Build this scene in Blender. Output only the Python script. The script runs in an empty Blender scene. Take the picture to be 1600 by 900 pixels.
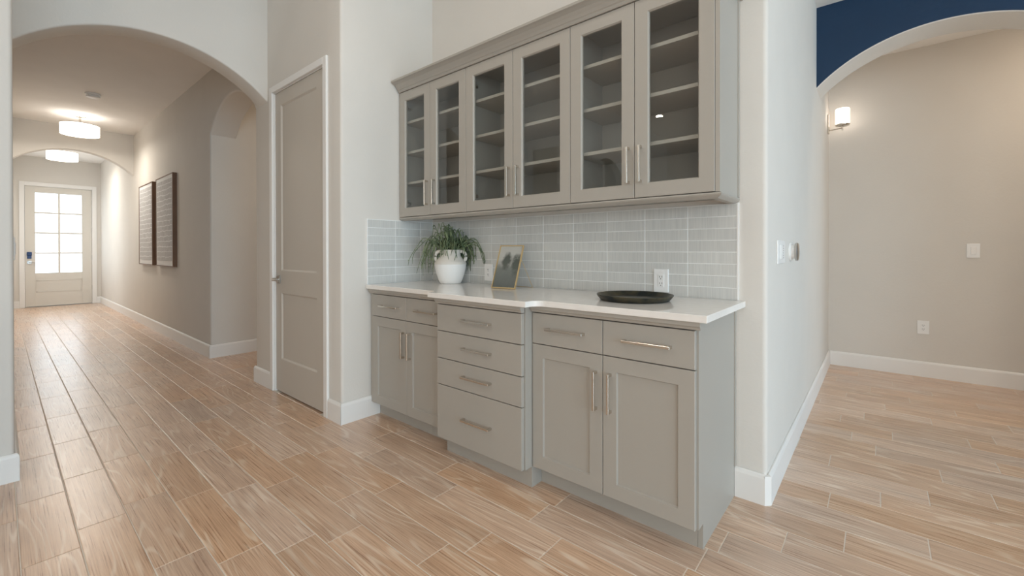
import bpy, bmesh, math, random
from mathutils import Vector, Matrix
random.seed(7)
scene = bpy.context.scene
COL = scene.collection

# ------------------------------------------------------------------ camera
F_PX, YAW, PITCH, ROLL, CY, CAM_H = 677.6155, .701, -.0043, -.0014, 393.3481, 1.1548
cF = Vector((-math.sin(YAW)*math.cos(PITCH), math.cos(YAW)*math.cos(PITCH), math.sin(PITCH)))
cR = Vector((math.cos(YAW), math.sin(YAW), 0))
cU = cR.cross(cF)
cR2 = cR*math.cos(ROLL) + cU*math.sin(ROLL)
cU2 = cU*math.cos(ROLL) - cR*math.sin(ROLL)
cam_data = bpy.data.cameras.new('camera')
cam = bpy.data.objects.new('camera', cam_data)
COL.objects.link(cam)
m = Matrix((cR2, cU2, -cF)).transposed().to_4x4()
m.translation = (0, 0, CAM_H)
cam.matrix_world = m
cam_data.sensor_width = 36
cam_data.lens = F_PX*36/1600
cam_data.shift_y = (CY-450)/1600
cam_data.clip_start = .02
scene.camera = cam

# ------------------------------------------------------------------ look
vs = scene.view_settings
vs.view_transform = 'Standard'
vs.look = 'None'
vs.exposure = -0.2
vs.gamma = 1.0
vs.use_curve_mapping = False
scene.cycles.use_denoising = True
scene.cycles.max_bounces = 10
scene.cycles.diffuse_bounces = 6
scene.cycles.sample_clamp_indirect = 6

world = bpy.data.worlds.new('daylight_sky')
scene.world = world
world.use_nodes = True
wn = world.node_tree
bg = wn.nodes['Background']
sky = wn.nodes.new('ShaderNodeTexSky')
sky.sky_type = 'HOSEK_WILKIE'
sky.turbidity = 4
sky.sun_direction = (.3, -.5, .8)
wn.links.new(sky.outputs[0], bg.inputs[0])
bg.inputs[1].default_value = 1.0

def area_light(name, loc, direction, sx, sy, power, color, disk=False):
    ld = bpy.data.lights.new(name, 'AREA')
    ld.energy = power
    ld.color = color
    if disk:
        ld.shape = 'DISK'; ld.size = sx
    else:
        ld.shape = 'RECTANGLE'; ld.size = sx; ld.size_y = sy
    o = bpy.data.objects.new(name, ld)
    o.location = loc
    o.rotation_euler = Vector(direction).to_track_quat('-Z', 'Y').to_euler()
    COL.objects.link(o)
    return o

DAY = (.62, .84, 1.0)
WARM = (1.0, .83, .66)
SOFT = (1.0, .92, .81)
CEIL = 3.40          # kitchen ceiling
CEIL2 = 3.094        # lower ceiling of the side passage
# daylight through the glazing of the window wall (x = 6); warm fill added at the rear wall (y = -5)
for yy in (-3.1, -.6, 1.9):
    area_light('window_daylight', (5.93, yy, 1.35), (-1, 0, 0), 2.3, 2.0, 125, DAY)
area_light('rear_warm_fill', (2.6, -4.93, 1.45), (0, 1, 0), 2.6, 2.1, 100, (1.0, .925, .83))
# ------------------------------------------------------------------ materials
def srgb(r, g, b):
    def c(v):
        v /= 255
        return v/12.92 if v <= .04045 else ((v+.055)/1.055)**2.4
    return (c(r), c(g), c(b), 1)

def new_mat(name):
    mt = bpy.data.materials.new(name)
    mt.use_nodes = True
    nt = mt.node_tree
    return mt, nt, nt.nodes, nt.links, nt.nodes['Principled BSDF']

def bump_noise(nt, bsdf, scale, strength, dist=.002, detail=3, coord='Object'):
    N, Lk = nt.nodes, nt.links
    tc = N.new('ShaderNodeTexCoord')
    nz = N.new('ShaderNodeTexNoise')
    nz.inputs['Scale'].default_value = scale
    nz.inputs['Detail'].default_value = detail
    bp = N.new('ShaderNodeBump')
    bp.inputs['Strength'].default_value = strength
    bp.inputs['Distance'].default_value = dist
    Lk.new(tc.outputs[coord], nz.inputs['Vector'])
    Lk.new(nz.outputs['Fac'], bp.inputs['Height'])
    Lk.new(bp.outputs['Normal'], bsdf.inputs['Normal'])
    return tc, nz

def paint(name, col, rough=.6, bump=0, bscale=60, var=.03, spec=.4):
    mt, nt, N, Lk, b = new_mat(name)
    b.inputs['Roughness'].default_value = rough
    b.inputs['Specular IOR Level'].default_value = spec
    tc = N.new('ShaderNodeTexCoord')
    nz = N.new('ShaderNodeTexNoise')
    nz.inputs['Scale'].default_value = 3.6
    Lk.new(tc.outputs['Object'], nz.inputs['Vector'])
    mx = N.new('ShaderNodeMixRGB')
    mx.inputs[1].default_value = tuple(c*(1-var) for c in col[:3])+(1,)
    mx.inputs[2].default_value = tuple(min(1, c*(1+var)) for c in col[:3])+(1,)
    Lk.new(nz.outputs['Fac'], mx.inputs[0])
    Lk.new(mx.outputs[0], b.inputs['Base Color'])
    if bump:
        bump_noise(nt, b, bscale, bump)
    return mt

def metal(name, col, rough=.3):
    mt, nt, N, Lk, b = new_mat(name)
    b.inputs['Base Color'].default_value = col
    b.inputs['Metallic'].default_value = 1
    b.inputs['Roughness'].default_value = rough
    bump_noise(nt, b, 400, .05, .0005)
    return mt

def emit(name, col, strength):
    mt, nt, N, Lk, b = new_mat(name)
    b.inputs['Base Color'].default_value = (.8, .8, .8, 1)
    b.inputs['Emission Color'].default_value = col
    b.inputs['Emission Strength'].default_value = strength
    return mt

M = {}
M['wall'] = paint('wall_paint', (.69, .66, .615, 1), .7, .35, 70)
M['ceiling'] = paint('ceiling_paint', (.86, .84, .81, 1), .8, .3, 50)
M['blue'] = paint('navy_paint', (.006, .033, .082, 1), .45, .6, 38, .1)
M['trim'] = paint('white_trim_paint', (.82, .81, .79, 1), .4, 0, var=.01)
M['door'] = paint('door_paint', (.56, .52, .465, 1), .45, 0, var=.01)
M['fdoor'] = paint('front_door_paint', (.66, .63, .575, 1), .45, 0, var=.01)
M['cab'] = paint('greige_cabinet_paint', (.398, .374, .336, 1), .42, 0, var=.015)
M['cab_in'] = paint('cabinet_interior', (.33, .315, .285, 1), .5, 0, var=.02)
M['white_plastic'] = paint('white_plastic', (.85, .85, .84, 1), .35, 0, var=.005)
M['dark'] = paint('dark_gap', (.02, .018, .015, 1), .6, 0)
M['slot'] = paint('socket_slot_grey', (.12, .12, .12, 1), .5, 0)
M['nickel'] = metal('brushed_nickel', (.68, .64, .58, 1), .24)
M['steel'] = metal('satin_steel', (.55, .53, .50, 1), .28)
M['gold'] = metal('brushed_gold', (.80, .62, .34, 1), .28)
M['keypad_blue'] = paint('keypad_blue', (.02, .05, .15, 1), .3, 0)
M['frame_wood'] = paint('brown_frame_wood', (.17, .09, .05, 1), .55, .3, 40, .25)
M['grout_white'] = paint('tile_grout', (.84, .85, .84, 1), .8, 0)
M['grout'] = paint('floor_grout', (.76, .70, .62, 1), .7, .2, 200, .05)
M['lampglass'] = emit('lamp_shade_glow', (1, .92, .83, 1), 2.7)
M['sconceglass'] = emit('sconce_shade_glow', (1, .88, .76, 1), 4.5)
M['can'] = emit('recessed_lamp_glow', (1, .85, .66, 1), 6.0)

# obscure glass of the front door, lit by the daylight outside
mt, nt, N, Lk, b = new_mat('daylit_obscure_glass')
b.inputs['Base Color'].default_value = (.85, .9, .92, 1)
b.inputs['Roughness'].default_value = .15
b.inputs['Emission Color'].default_value = (.80, .91, 1, 1)
b.inputs['Emission Strength'].default_value = 2.7
M['daypane'] = mt
M['fill_pane'] = mt.copy(); M['fill_pane'].name = 'added_glow_glass'  # glowing glass for the unseen window added in the foyer
M['fill_pane'].node_tree.nodes['Principled BSDF'].inputs['Emission Strength'].default_value = 2.2

# clear cabinet glass
mt, nt, N, Lk, b = new_mat('cabinet_glass')
N.remove(b)
tr = N.new('ShaderNodeBsdfTransparent'); tr.inputs[0].default_value = (.955, .965, .96, 1)
gl = N.new('ShaderNodeBsdfGlossy'); gl.inputs['Roughness'].default_value = .0
gl.inputs[0].default_value = (1, 1, 1, 1)
ge = N.new('ShaderNodeNewGeometry')
dt = N.new('ShaderNodeVectorMath'); dt.operation = 'DOT_PRODUCT'
Lk.new(ge.outputs['Incoming'], dt.inputs[0]); Lk.new(ge.outputs['Normal'], dt.inputs[1])
def gm(op, a, v=None):
    q = N.new('ShaderNodeMath'); q.operation = op
    if hasattr(a, 'default_value'): Lk.new(a, q.inputs[0])
    else: q.inputs[0].default_value = a
    if v is not None:
        if hasattr(v, 'default_value'): Lk.new(v, q.inputs[1])
        else: q.inputs[1].default_value = v
    return q.outputs[0]
cosv = gm('ABSOLUTE', dt.outputs['Value'])
schl = gm('ADD', gm('MULTIPLY', gm('POWER', gm('SUBTRACT', 1.0, cosv), 5.0), .96), .04)
mx = N.new('ShaderNodeMixShader')
Lk.new(schl, mx.inputs[0]); Lk.new(tr.outputs[0], mx.inputs[1]); Lk.new(gl.outputs[0], mx.inputs[2])
Lk.new(mx.outputs[0], N['Material Output'].inputs[0])
M['glass'] = mt

# quartz worktop
mt, nt, N, Lk, b = new_mat('white_quartz')
tc = N.new('ShaderNodeTexCoord'); nz = N.new('ShaderNodeTexNoise'); nz.inputs['Scale'].default_value = 25; nz.inputs['Detail'].default_value = 8
cr = N.new('ShaderNodeValToRGB'); cr.color_ramp.elements[0].position = .3; cr.color_ramp.elements[0].color = (.82, .80, .77, 1)
cr.color_ramp.elements[1].position = .7; cr.color_ramp.elements[1].color = (.86, .84, .81, 1)
Lk.new(tc.outputs['Object'], nz.inputs['Vector']); Lk.new(nz.outputs['Fac'], cr.inputs[0]); Lk.new(cr.outputs[0], b.inputs['Base Color'])
b.inputs['Roughness'].default_value = .08
b.inputs['Specular IOR Level'].default_value = .6
M['quartz'] = mt

# glazed wall tile with fine vertical linen lines
mt, nt, N, Lk, b = new_mat('linen_wall_tile')
tc = N.new('ShaderNodeTexCoord'); oi = N.new('ShaderNodeObjectInfo')
mp = N.new('ShaderNodeMapping'); mp.inputs['Scale'].default_value = (1, 1, .03)
ad = N.new('ShaderNodeVectorMath'); ad.operation = 'ADD'
cb = N.new('ShaderNodeCombineXYZ')
mu = N.new('ShaderNodeMath'); mu.operation = 'MULTIPLY'; mu.inputs[1].default_value = 37.0
Lk.new(oi.outputs['Random'], mu.inputs[0]); Lk.new(mu.outputs[0], cb.inputs[0]); Lk.new(mu.outputs[0], cb.inputs[1])
Lk.new(tc.outputs['Object'], mp.inputs['Vector']); Lk.new(mp.outputs[0], ad.inputs[0]); Lk.new(cb.outputs[0], ad.inputs[1])
nz = N.new('ShaderNodeTexNoise'); nz.inputs['Scale'].default_value = 160; nz.inputs['Detail'].default_value = 2
Lk.new(ad.outputs[0], nz.inputs['Vector'])
cr = N.new('ShaderNodeValToRGB'); cr.color_ramp.elements[0].position = .3; cr.color_ramp.elements[0].color = (.56, .565, .55, 1)
cr.color_ramp.elements[1].position = .7; cr.color_ramp.elements[1].color = (.645, .645, .62, 1)
Lk.new(nz.outputs['Fac'], cr.inputs[0])
hs = N.new('ShaderNodeHueSaturation')
mr = N.new('ShaderNodeMapRange'); mr.inputs[3].default_value = .96; mr.inputs[4].default_value = 1.04
Lk.new(oi.outputs['Random'], mr.inputs[0]); Lk.new(mr.outputs[0], hs.inputs['Value'])
Lk.new(cr.outputs[0], hs.inputs['Color']); Lk.new(hs.outputs[0], b.inputs['Base Color'])
bp = N.new('ShaderNodeBump'); bp.inputs['Strength'].default_value = .15; bp.inputs['Distance'].default_value = .001
Lk.new(nz.outputs['Fac'], bp.inputs['Height']); Lk.new(bp.outputs[0], b.inputs['Normal'])
b.inputs['Roughness'].default_value = .16
M['tile'] = mt

# oak-look porcelain plank
mt, nt, N, Lk, b = new_mat('oak_look_porcelain')
tc = N.new('ShaderNodeTexCoord'); oi = N.new('ShaderNodeObjectInfo'); ge = N.new('ShaderNodeNewGeometry')
sm = N.new('ShaderNodeMath'); sm.operation = 'ADD'
Lk.new(oi.outputs['Random'], sm.inputs[0]); Lk.new(ge.outputs['Random Per Island'], sm.inputs[1])
fc = N.new('ShaderNodeMath'); fc.operation = 'FRACT'; Lk.new(sm.outputs[0], fc.inputs[0])
def mulc(v):
    q = N.new('ShaderNodeMath'); q.operation = 'MULTIPLY'; q.inputs[1].default_value = v
    Lk.new(fc.outputs[0], q.inputs[0]); return q
cb = N.new('ShaderNodeCombineXYZ')
Lk.new(mulc(91.7).outputs[0], cb.inputs[0]); Lk.new(mulc(53.3).outputs[0], cb.inputs[1]); Lk.new(mulc(17.9).outputs[0], cb.inputs[2])
ad = N.new('ShaderNodeVectorMath'); ad.operation = 'ADD'
Lk.new(tc.outputs['Object'], ad.inputs[0]); Lk.new(cb.outputs[0], ad.inputs[1])
def mapped(sx, sy):
    q = N.new('ShaderNodeMapping'); q.inputs['Scale'].default_value = (sx, sy, 1); Lk.new(ad.outputs[0], q.inputs['Vector']); return q
def noise(vec, scale, detail=4, rough=.55, dist=0):
    q = N.new('ShaderNodeTexNoise'); q.inputs['Scale'].default_value = scale; q.inputs['Detail'].default_value = detail
    q.inputs['Roughness'].default_value = rough; q.inputs['Distortion'].default_value = dist
    Lk.new(vec.outputs[0], q.inputs['Vector']); return q
# growth rings: contour lines of a stretched smooth noise field
field = noise(mapped(.5, 5.0), 2.0, 1, .35)
k = N.new('ShaderNodeMath'); k.operation = 'MULTIPLY'; k.inputs[1].default_value = 75; Lk.new(field.outputs['Fac'], k.inputs[0])
sn = N.new('ShaderNodeMath'); sn.operation = 'SINE'; Lk.new(k.outputs[0], sn.inputs[0])
rings = N.new('ShaderNodeMapRange'); rings.inputs[1].default_value = .45; rings.inputs[2].default_value = 1.0
Lk.new(sn.outputs[0], rings.inputs[0])
fibre = noise(mapped(1.1, 75.0), 3.0, 6, .65)
blotch = noise(mapped(1.0, 3.5), 3.0, 3)
base = N.new('ShaderNodeValToRGB')
e = base.color_ramp.elements
e[0].position = .28; e[0].color = srgb(160, 118, 88)
e[1].position = .70; e[1].color = srgb(226, 194, 164)
x = e.new(.5); x.color = srgb(208, 170, 138)
Lk.new(fibre.outputs['Fac'], base.inputs[0])
m1 = N.new('ShaderNodeMixRGB'); m1.blend_type = 'MIX'; m1.inputs[2].default_value = srgb(238, 218, 196)
rf = N.new('ShaderNodeMath'); rf.operation = 'MULTIPLY'; rf.inputs[1].default_value = .62
msk = N.new('ShaderNodeMapRange'); msk.inputs[1].default_value = .43; msk.inputs[2].default_value = .56
Lk.new(noise(mapped(1.2, 5.0), 2.5, 2).outputs['Fac'], msk.inputs[0])
rm = N.new('ShaderNodeMath'); rm.operation = 'MULTIPLY'; Lk.new(rings.outputs[0], rm.inputs[0]); Lk.new(msk.outputs[0], rm.inputs[1])
Lk.new(rm.outputs[0], rf.inputs[0]); Lk.new(rf.outputs[0], m1.inputs[0]); Lk.new(base.outputs[0], m1.inputs[1])
m2 = N.new('ShaderNodeMixRGB'); m2.blend_type = 'MULTIPLY'
bl = N.new('ShaderNodeValToRGB'); bl.color_ramp.elements[0].position = .28; bl.color_ramp.elements[0].color = (.78, .73, .68, 1)
bl.color_ramp.elements[1].position = .55; bl.color_ramp.elements[1].color = (1, 1, 1, 1)
Lk.new(blotch.outputs['Fac'], bl.inputs[0]); m2.inputs[0].default_value = .75
Lk.new(m1.outputs[0], m2.inputs[1]); Lk.new(bl.outputs[0], m2.inputs[2])
hs = N.new('ShaderNodeHueSaturation')
vr = N.new('ShaderNodeMapRange'); vr.inputs[3].default_value = .88; vr.inputs[4].default_value = 1.05
Lk.new(fc.outputs[0], vr.inputs[0]); Lk.new(vr.outputs[0], hs.inputs['Value'])
fr2 = N.new('ShaderNodeMath'); fr2.operation = 'FRACT'; Lk.new(mulc(7.31).outputs[0], fr2.inputs[0])
sr = N.new('ShaderNodeMapRange'); sr.inputs[3].default_value = .78; sr.inputs[4].default_value = 1.05
Lk.new(fr2.outputs[0], sr.inputs[0]); Lk.new(sr.outputs[0], hs.inputs['Saturation'])
Lk.new(m2.outputs[0], hs.inputs['Color']); Lk.new(hs.outputs[0], b.inputs['Base Color'])
rr = N.new('ShaderNodeMapRange'); rr.inputs[3].default_value = .22; rr.inputs[4].default_value = .36
Lk.new(fibre.outputs['Fac'], rr.inputs[0]); Lk.new(rr.outputs[0], b.inputs['Roughness'])
b.inputs['Specular IOR Level'].default_value = .75
b.inputs['Coat Weight'].default_value = .6
b.inputs['Coat Roughness'].default_value = .34
b.inputs['Coat IOR'].default_value = 1.6
bp = N.new('ShaderNodeBump'); bp.inputs['Strength'].default_value = .12; bp.inputs['Distance'].default_value = .001
Lk.new(fibre.outputs['Fac'], bp.inputs['Height']); Lk.new(bp.outputs[0], b.inputs['Normal'])
M['plank'] = mt

# white glazed stoneware of the pot
M['pot'] = paint('white_stoneware', (.80, .79, .77, 1), .6, .5, 55, .06)
M['pot_raw'] = paint('raw_stoneware_neck', (.66, .62, .565, 1), .8, .9, 45, .14)
# leaves
mt, nt, N, Lk, b = new_mat('dusty_green_leaf')
tc = N.new('ShaderNodeTexCoord'); nz = N.new('ShaderNodeTexNoise'); nz.inputs['Scale'].default_value = 22
cr = N.new('ShaderNodeValToRGB'); cr.color_ramp.elements[0].position = .35; cr.color_ramp.elements[0].color = (.05, .085, .04, 1)
cr.color_ramp.elements[1].position = .65; cr.color_ramp.elements[1].color = (.22, .27, .14, 1)
Lk.new(tc.outputs['Object'], nz.inputs['Vector']); Lk.new(nz.outputs['Fac'], cr.inputs[0]); Lk.new(cr.outputs[0], b.inputs['Base Color'])
b.inputs['Roughness'].default_value = .6
M['leaf'] = mt
# blackened green-bronze tray
mt, nt, N, Lk, b = new_mat('dark_patina_metal')
tc = N.new('ShaderNodeTexCoord'); nz = N.new('ShaderNodeTexNoise'); nz.inputs['Scale'].default_value = 14; nz.inputs['Detail'].default_value = 6
cr = N.new('ShaderNodeValToRGB'); cr.color_ramp.elements[0].position = .4; cr.color_ramp.elements[0].color = (.020, .026, .026, 1)
cr.color_ramp.elements[1].position = .7; cr.color_ramp.elements[1].color = (.12, .10, .055, 1)
Lk.new(tc.outputs['Object'], nz.inputs['Vector']); Lk.new(nz.outputs['Fac'], cr.inputs[0]); Lk.new(cr.outputs[0], b.inputs['Base Color'])
b.inputs['Metallic'].default_value = .6; b.inputs['Roughness'].default_value = .38
M['tray'] = mt
# woven fibre panel of the hall pictures: grey cloth with pale irregular bands
mt, nt, N, Lk, b = new_mat('woven_grey_textile')
tc = N.new('ShaderNodeTexCoord')
mp = N.new('ShaderNodeMapping'); mp.inputs['Scale'].default_value = (60, 1, 8); Lk.new(tc.outputs['Object'], mp.inputs['Vector'])
nz = N.new('ShaderNodeTexNoise'); nz.inputs['Scale'].default_value = 1.6; nz.inputs['Detail'].default_value = 4; Lk.new(mp.outputs[0], nz.inputs['Vector'])
mpb = N.new('ShaderNodeMapping'); mpb.inputs['Scale'].default_value = (5, 1, 9); Lk.new(tc.outputs['Object'], mpb.inputs['Vector'])
nw = N.new('ShaderNodeTexNoise'); nw.inputs['Scale'].default_value = 1.0; nw.inputs['Detail'].default_value = 3; Lk.new(mpb.outputs[0], nw.inputs['Vector'])
sz = N.new('ShaderNodeSeparateXYZ'); Lk.new(tc.outputs['Object'], sz.inputs[0])
zz = N.new('ShaderNodeMath'); zz.operation = 'MULTIPLY'; zz.inputs[1].default_value = 92; Lk.new(sz.outputs['Z'], zz.inputs[0])
nb0 = N.new('ShaderNodeMath'); nb0.operation = 'MULTIPLY_ADD'; nb0.inputs[1].default_value = 5; Lk.new(nw.outputs['Fac'], nb0.inputs[0]); Lk.new(zz.outputs[0], nb0.inputs[2])
nb = N.new('ShaderNodeMath'); nb.operation = 'SINE'; Lk.new(nb0.outputs[0], nb.inputs[0])
c1 = N.new('ShaderNodeValToRGB'); c1.color_ramp.elements[0].position = .35; c1.color_ramp.elements[0].color = (.42, .42, .43, 1)
c1.color_ramp.elements[1].position = .7; c1.color_ramp.elements[1].color = (.68, .68, .68, 1)
Lk.new(nz.outputs['Fac'], c1.inputs[0])
c2 = N.new('ShaderNodeValToRGB'); c2.color_ramp.elements[0].position = .86; c2.color_ramp.elements[0].color = (0, 0, 0, 1)
c2.color_ramp.elements[1].position = .95; c2.color_ramp.elements[1].color = (1, 1, 1, 1)
Lk.new(nb.outputs[0], c2.inputs[0])
mx = N.new('ShaderNodeMixRGB'); mx.inputs[2].default_value = (.78, .79, .80, 1)
Lk.new(c2.outputs[0], mx.inputs[0]); Lk.new(c1.outputs[0], mx.inputs[1]); Lk.new(mx.outputs[0], b.inputs['Base Color'])
b.inputs['Roughness'].default_value = .9
M['textile'] = mt
M['mat_white'] = paint('white_mount', (.78, .79, .79, 1), .8, .2, 90)
# misty grey landscape print in the small frame (local x 0..1 across, z 0..1 up)
mt, nt, N, Lk, b = new_mat('grey_landscape_print')
tc = N.new('ShaderNodeTexCoord')
nz = N.new('ShaderNodeTexNoise'); nz.inputs['Scale'].default_value = 22; nz.inputs['Detail'].default_value = 8; nz.inputs['Roughness'].default_value = .65
Lk.new(tc.outputs['Object'], nz.inputs['Vector'])
sx = N.new('ShaderNodeSeparateXYZ'); Lk.new(tc.outputs['Generated'], sx.inputs[0])
def blob(cx, cz, rx, rz):
    a = N.new('ShaderNodeMath'); a.operation = 'SUBTRACT'; a.inputs[1].default_value = cx; Lk.new(sx.outputs['X'], a.inputs[0])
    a2 = N.new('ShaderNodeMath'); a2.operation = 'DIVIDE'; a2.inputs[1].default_value = rx; Lk.new(a.outputs[0], a2.inputs[0])
    a3 = N.new('ShaderNodeMath'); a3.operation = 'POWER'; a3.inputs[1].default_value = 2; Lk.new(a2.outputs[0], a3.inputs[0])
    c = N.new('ShaderNodeMath'); c.operation = 'SUBTRACT'; c.inputs[1].default_value = cz; Lk.new(sx.outputs['Z'], c.inputs[0])
    c2_ = N.new('ShaderNodeMath'); c2_.operation = 'DIVIDE'; c2_.inputs[1].default_value = rz; Lk.new(c.outputs[0], c2_.inputs[0])
    c3 = N.new('ShaderNodeMath'); c3.operation = 'POWER'; c3.inputs[1].default_value = 2; Lk.new(c2_.outputs[0], c3.inputs[0])
    s = N.new('ShaderNodeMath'); s.operation = 'ADD'; Lk.new(a3.outputs[0], s.inputs[0]); Lk.new(c3.outputs[0], s.inputs[1])
    n2 = N.new('ShaderNodeMath'); n2.operation = 'MULTIPLY_ADD'; n2.inputs[1].default_value = 2.6; Lk.new(nz.outputs['Fac'], n2.inputs[0]); Lk.new(s.outputs[0], n2.inputs[2])
    r = N.new('ShaderNodeMapRange'); r.inputs[1].default_value = 1.6; r.inputs[2].default_value = 2.5; r.inputs[3].default_value = 1; r.inputs[4].default_value = 0
    Lk.new(n2.outputs[0], r.inputs[0]); return r
t1, t2 = blob(.40, .64, .22, .22), blob(.86, .55, .22, .26)
mxx = N.new('ShaderNodeMath'); mxx.operation = 'MAXIMUM'; Lk.new(t1.outputs[0], mxx.inputs[0]); Lk.new(t2.outputs[0], mxx.inputs[1])
gr = N.new('ShaderNodeValToRGB')
e = gr.color_ramp.elements
e[0].position = 0; e[0].color = (.11, .12, .11, 1)
e[1].position = 1; e[1].color = (.50, .49, .45, 1)
x = e.new(.45); x.color = (.16, .17, .155, 1)
x = e.new(.62); x.color = (.34, .34, .31, 1)
x = e.new(.80); x.color = (.50, .49, .45, 1)
gz = N.new('ShaderNodeMath'); gz.operation = 'MULTIPLY_ADD'; gz.inputs[1].default_value = .35
gs = N.new('ShaderNodeMath'); gs.operation = 'SUBTRACT'; gs.inputs[1].default_value = .17
Lk.new(nz.outputs['Fac'], gz.inputs[0]); Lk.new(sx.outputs['Z'], gz.inputs[2]); Lk.new(gz.outputs[0], gs.inputs[0]); Lk.new(gs.outputs[0], gr.inputs[0])
mx = N.new('ShaderNodeMixRGB'); mx.inputs[2].default_value = (.085, .095, .08, 1)
Lk.new(mxx.outputs[0], mx.inputs[0]); Lk.new(gr.outputs[0], mx.inputs[1]); Lk.new(mx.outputs[0], b.inputs['Base Color'])
b.inputs['Roughness'].default_value = .25
M['print'] = mt

# ------------------------------------------------------------------ geometry helpers
class BM:
    """collects shapes in world coordinates"""
    def __init__(self):
        self.bm = bmesh.new()
    def box(self, x0, x1, y0, y1, z0, z1, bev=0, seg=1):
        mt = Matrix.Translation(((x0+x1)/2, (y0+y1)/2, (z0+z1)/2)) @ Matrix.Diagonal((abs(x1-x0), abs(y1-y0), abs(z1-z0), 1))
        r = bmesh.ops.create_cube(self.bm, size=1, matrix=mt)
        if bev:
            vs_ = set(r['verts'])
            es = [e for e in self.bm.edges if e.verts[0] in vs_ and e.verts[1] in vs_]
            bmesh.ops.bevel(self.bm, geom=es, offset=bev, segments=seg, affect='EDGES', profile=.5, clamp_overlap=True)
        return self
    def prism(self, pts, axis, a0, a1, bevel=None, bev=.01, seg=3):
        """pts: 2-D outline in the two other axes (in x,y,z order), extruded along axis"""
        def p3(p, a):
            return (a, p[0], p[1]) if axis == 0 else ((p[0], a, p[1]) if axis == 1 else (p[0], p[1], a))
        v0 = [self.bm.verts.new(p3(p, a0)) for p in pts]
        v1 = [self.bm.verts.new(p3(p, a1)) for p in pts]
        n = len(pts)
        fs = [self.bm.faces.new(v0), self.bm.faces.new(v1[::-1])]
        for i in range(n):
            fs.append(self.bm.faces.new((v0[i], v1[i], v1[(i+1) % n], v0[(i+1) % n])))
        bmesh.ops.recalc_face_normals(self.bm, faces=fs)
        if bevel:
            vset = set(v0+v1)
            es = [e for e in self.bm.edges if e.verts[0] in vset and e.verts[1] in vset and bevel((e.verts[0].co+e.verts[1].co)/2, (e.verts[1].co-e.verts[0].co))]
            if es:
                bmesh.ops.bevel(self.bm, geom=es, offset=bev, segments=seg, affect='EDGES', profile=.5, clamp_overlap=True)
        return self
    def tube(self, path, r, n=8, caps=True, flat=None):
        path = [Vector(p) for p in path]
        rings = []
        up = Vector((0, 0, 1))
        for i, p in enumerate(path):
            a = path[max(i-1, 0)]; c = path[min(i+1, len(path)-1)]
            t = (c-a).normalized()
            s = t.cross(up)
            if s.length < 1e-3: s = t.cross(Vector((1, 0, 0)))
            s.normalize(); w = s.cross(t)
            rr_ = r[i] if isinstance(r, (list, tuple)) else r
            rings.append([self.bm.verts.new(p + rr_*(math.cos(2*math.pi*j/n)*s + math.sin(2*math.pi*j/n)*w)) for j in range(n)])
        for a, c in zip(rings, rings[1:]):
            for j in range(n):
                self.bm.faces.new((a[j], a[(j+1) % n], c[(j+1) % n], c[j]))
        if caps:
            self.bm.faces.new(rings[0]); self.bm.faces.new(rings[-1][::-1])
        return self
    def lathe(self, prof, c, n=32, axis=2, caps=True):
        """prof: (radius, height) pairs from c along axis"""
        rings = []
        for r_, h_ in prof:
            ring = []
            for j in range(n):
                a = 2*math.pi*j/n
                u, v = r_*math.cos(a), r_*math.sin(a)
                d = (u, v, h_) if axis == 2 else ((h_, u, v) if axis == 0 else (v, h_, u))
                ring.append(self.bm.verts.new((c[0]+d[0], c[1]+d[1], c[2]+d[2])))
            rings.append(ring)
        for a, b_ in zip(rings, rings[1:]):
            for j in range(n):
                self.bm.faces.new((a[j], a[(j+1) % n], b_[(j+1) % n], b_[j]))
        if caps:
            self.bm.faces.new(rings[0][::-1]); self.bm.faces.new(rings[-1])
        bmesh.ops.recalc_face_normals(self.bm, faces=self.bm.faces[:])
        return self
    def loops(self, loops, close_first=True, close_last=True, ring=False):
        vl = [[self.bm.verts.new(p) for p in lp] for lp in loops]
        prs = list(zip(vl, vl[1:]))
        if ring: prs.append((vl[-1], vl[0]))
        for a, b_ in prs:
            n = len(a)
            for j in range(n):
                self.bm.faces.new((a[j], a[(j+1) % n], b_[(j+1) % n], b_[j]))
        if not ring:
            if close_first: self.bm.faces.new(vl[0][::-1])
            if close_last: self.bm.faces.new(vl[-1])
        bmesh.ops.recalc_face_normals(self.bm, faces=self.bm.faces[:])
        return self
    def merge(self, other):
        me = bpy.data.meshes.new('tmp'); other.bm.to_mesh(me); self.bm.from_mesh(me); bpy.data.meshes.remove(me); return self

WORLD = {}
def wloc(o):
    return WORLD.get(o.name, Vector((0, 0, 0)))

def part(name, b_, mat, parent=None, label=None, smooth=False, origin=None):
    """link the collected shapes as one mesh object; origin = world position of its origin"""
    og = Vector(origin) if origin is not None else (wloc(parent) if parent else Vector((0, 0, 0)))
    bmesh.ops.translate(b_.bm, verts=b_.bm.verts[:], vec=-og)
    me = bpy.data.meshes.new(name)
    b_.bm.to_mesh(me); b_.bm.free()
    if smooth:
        me.polygons.foreach_set('use_smooth', [True]*len(me.polygons))
        try: me.set_sharp_from_angle(angle=math.radians(40))
        except Exception: pass
    me.materials.append(M[mat] if isinstance(mat, str) else mat)
    o = bpy.data.objects.new(name, me)
    COL.objects.link(o)
    if parent:
        o.parent = parent
        o.location = og - wloc(parent)
    else:
        o.location = og
    WORLD[o.name] = og
    if label: o['label'] = label
    return o

def tag(o, label, cat, group=None, kind=None):
    o['label'] = label; o['category'] = cat
    if group: o['group'] = group
    if kind: o['kind'] = kind
    return o

def thing(name, label, cat, loc, group=None):
    o = bpy.data.objects.new(name, None)
    COL.objects.link(o); o.location = loc; o.empty_display_size = .1
    WORLD[o.name] = Vector(loc)
    return tag(o, label, cat, group)

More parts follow.
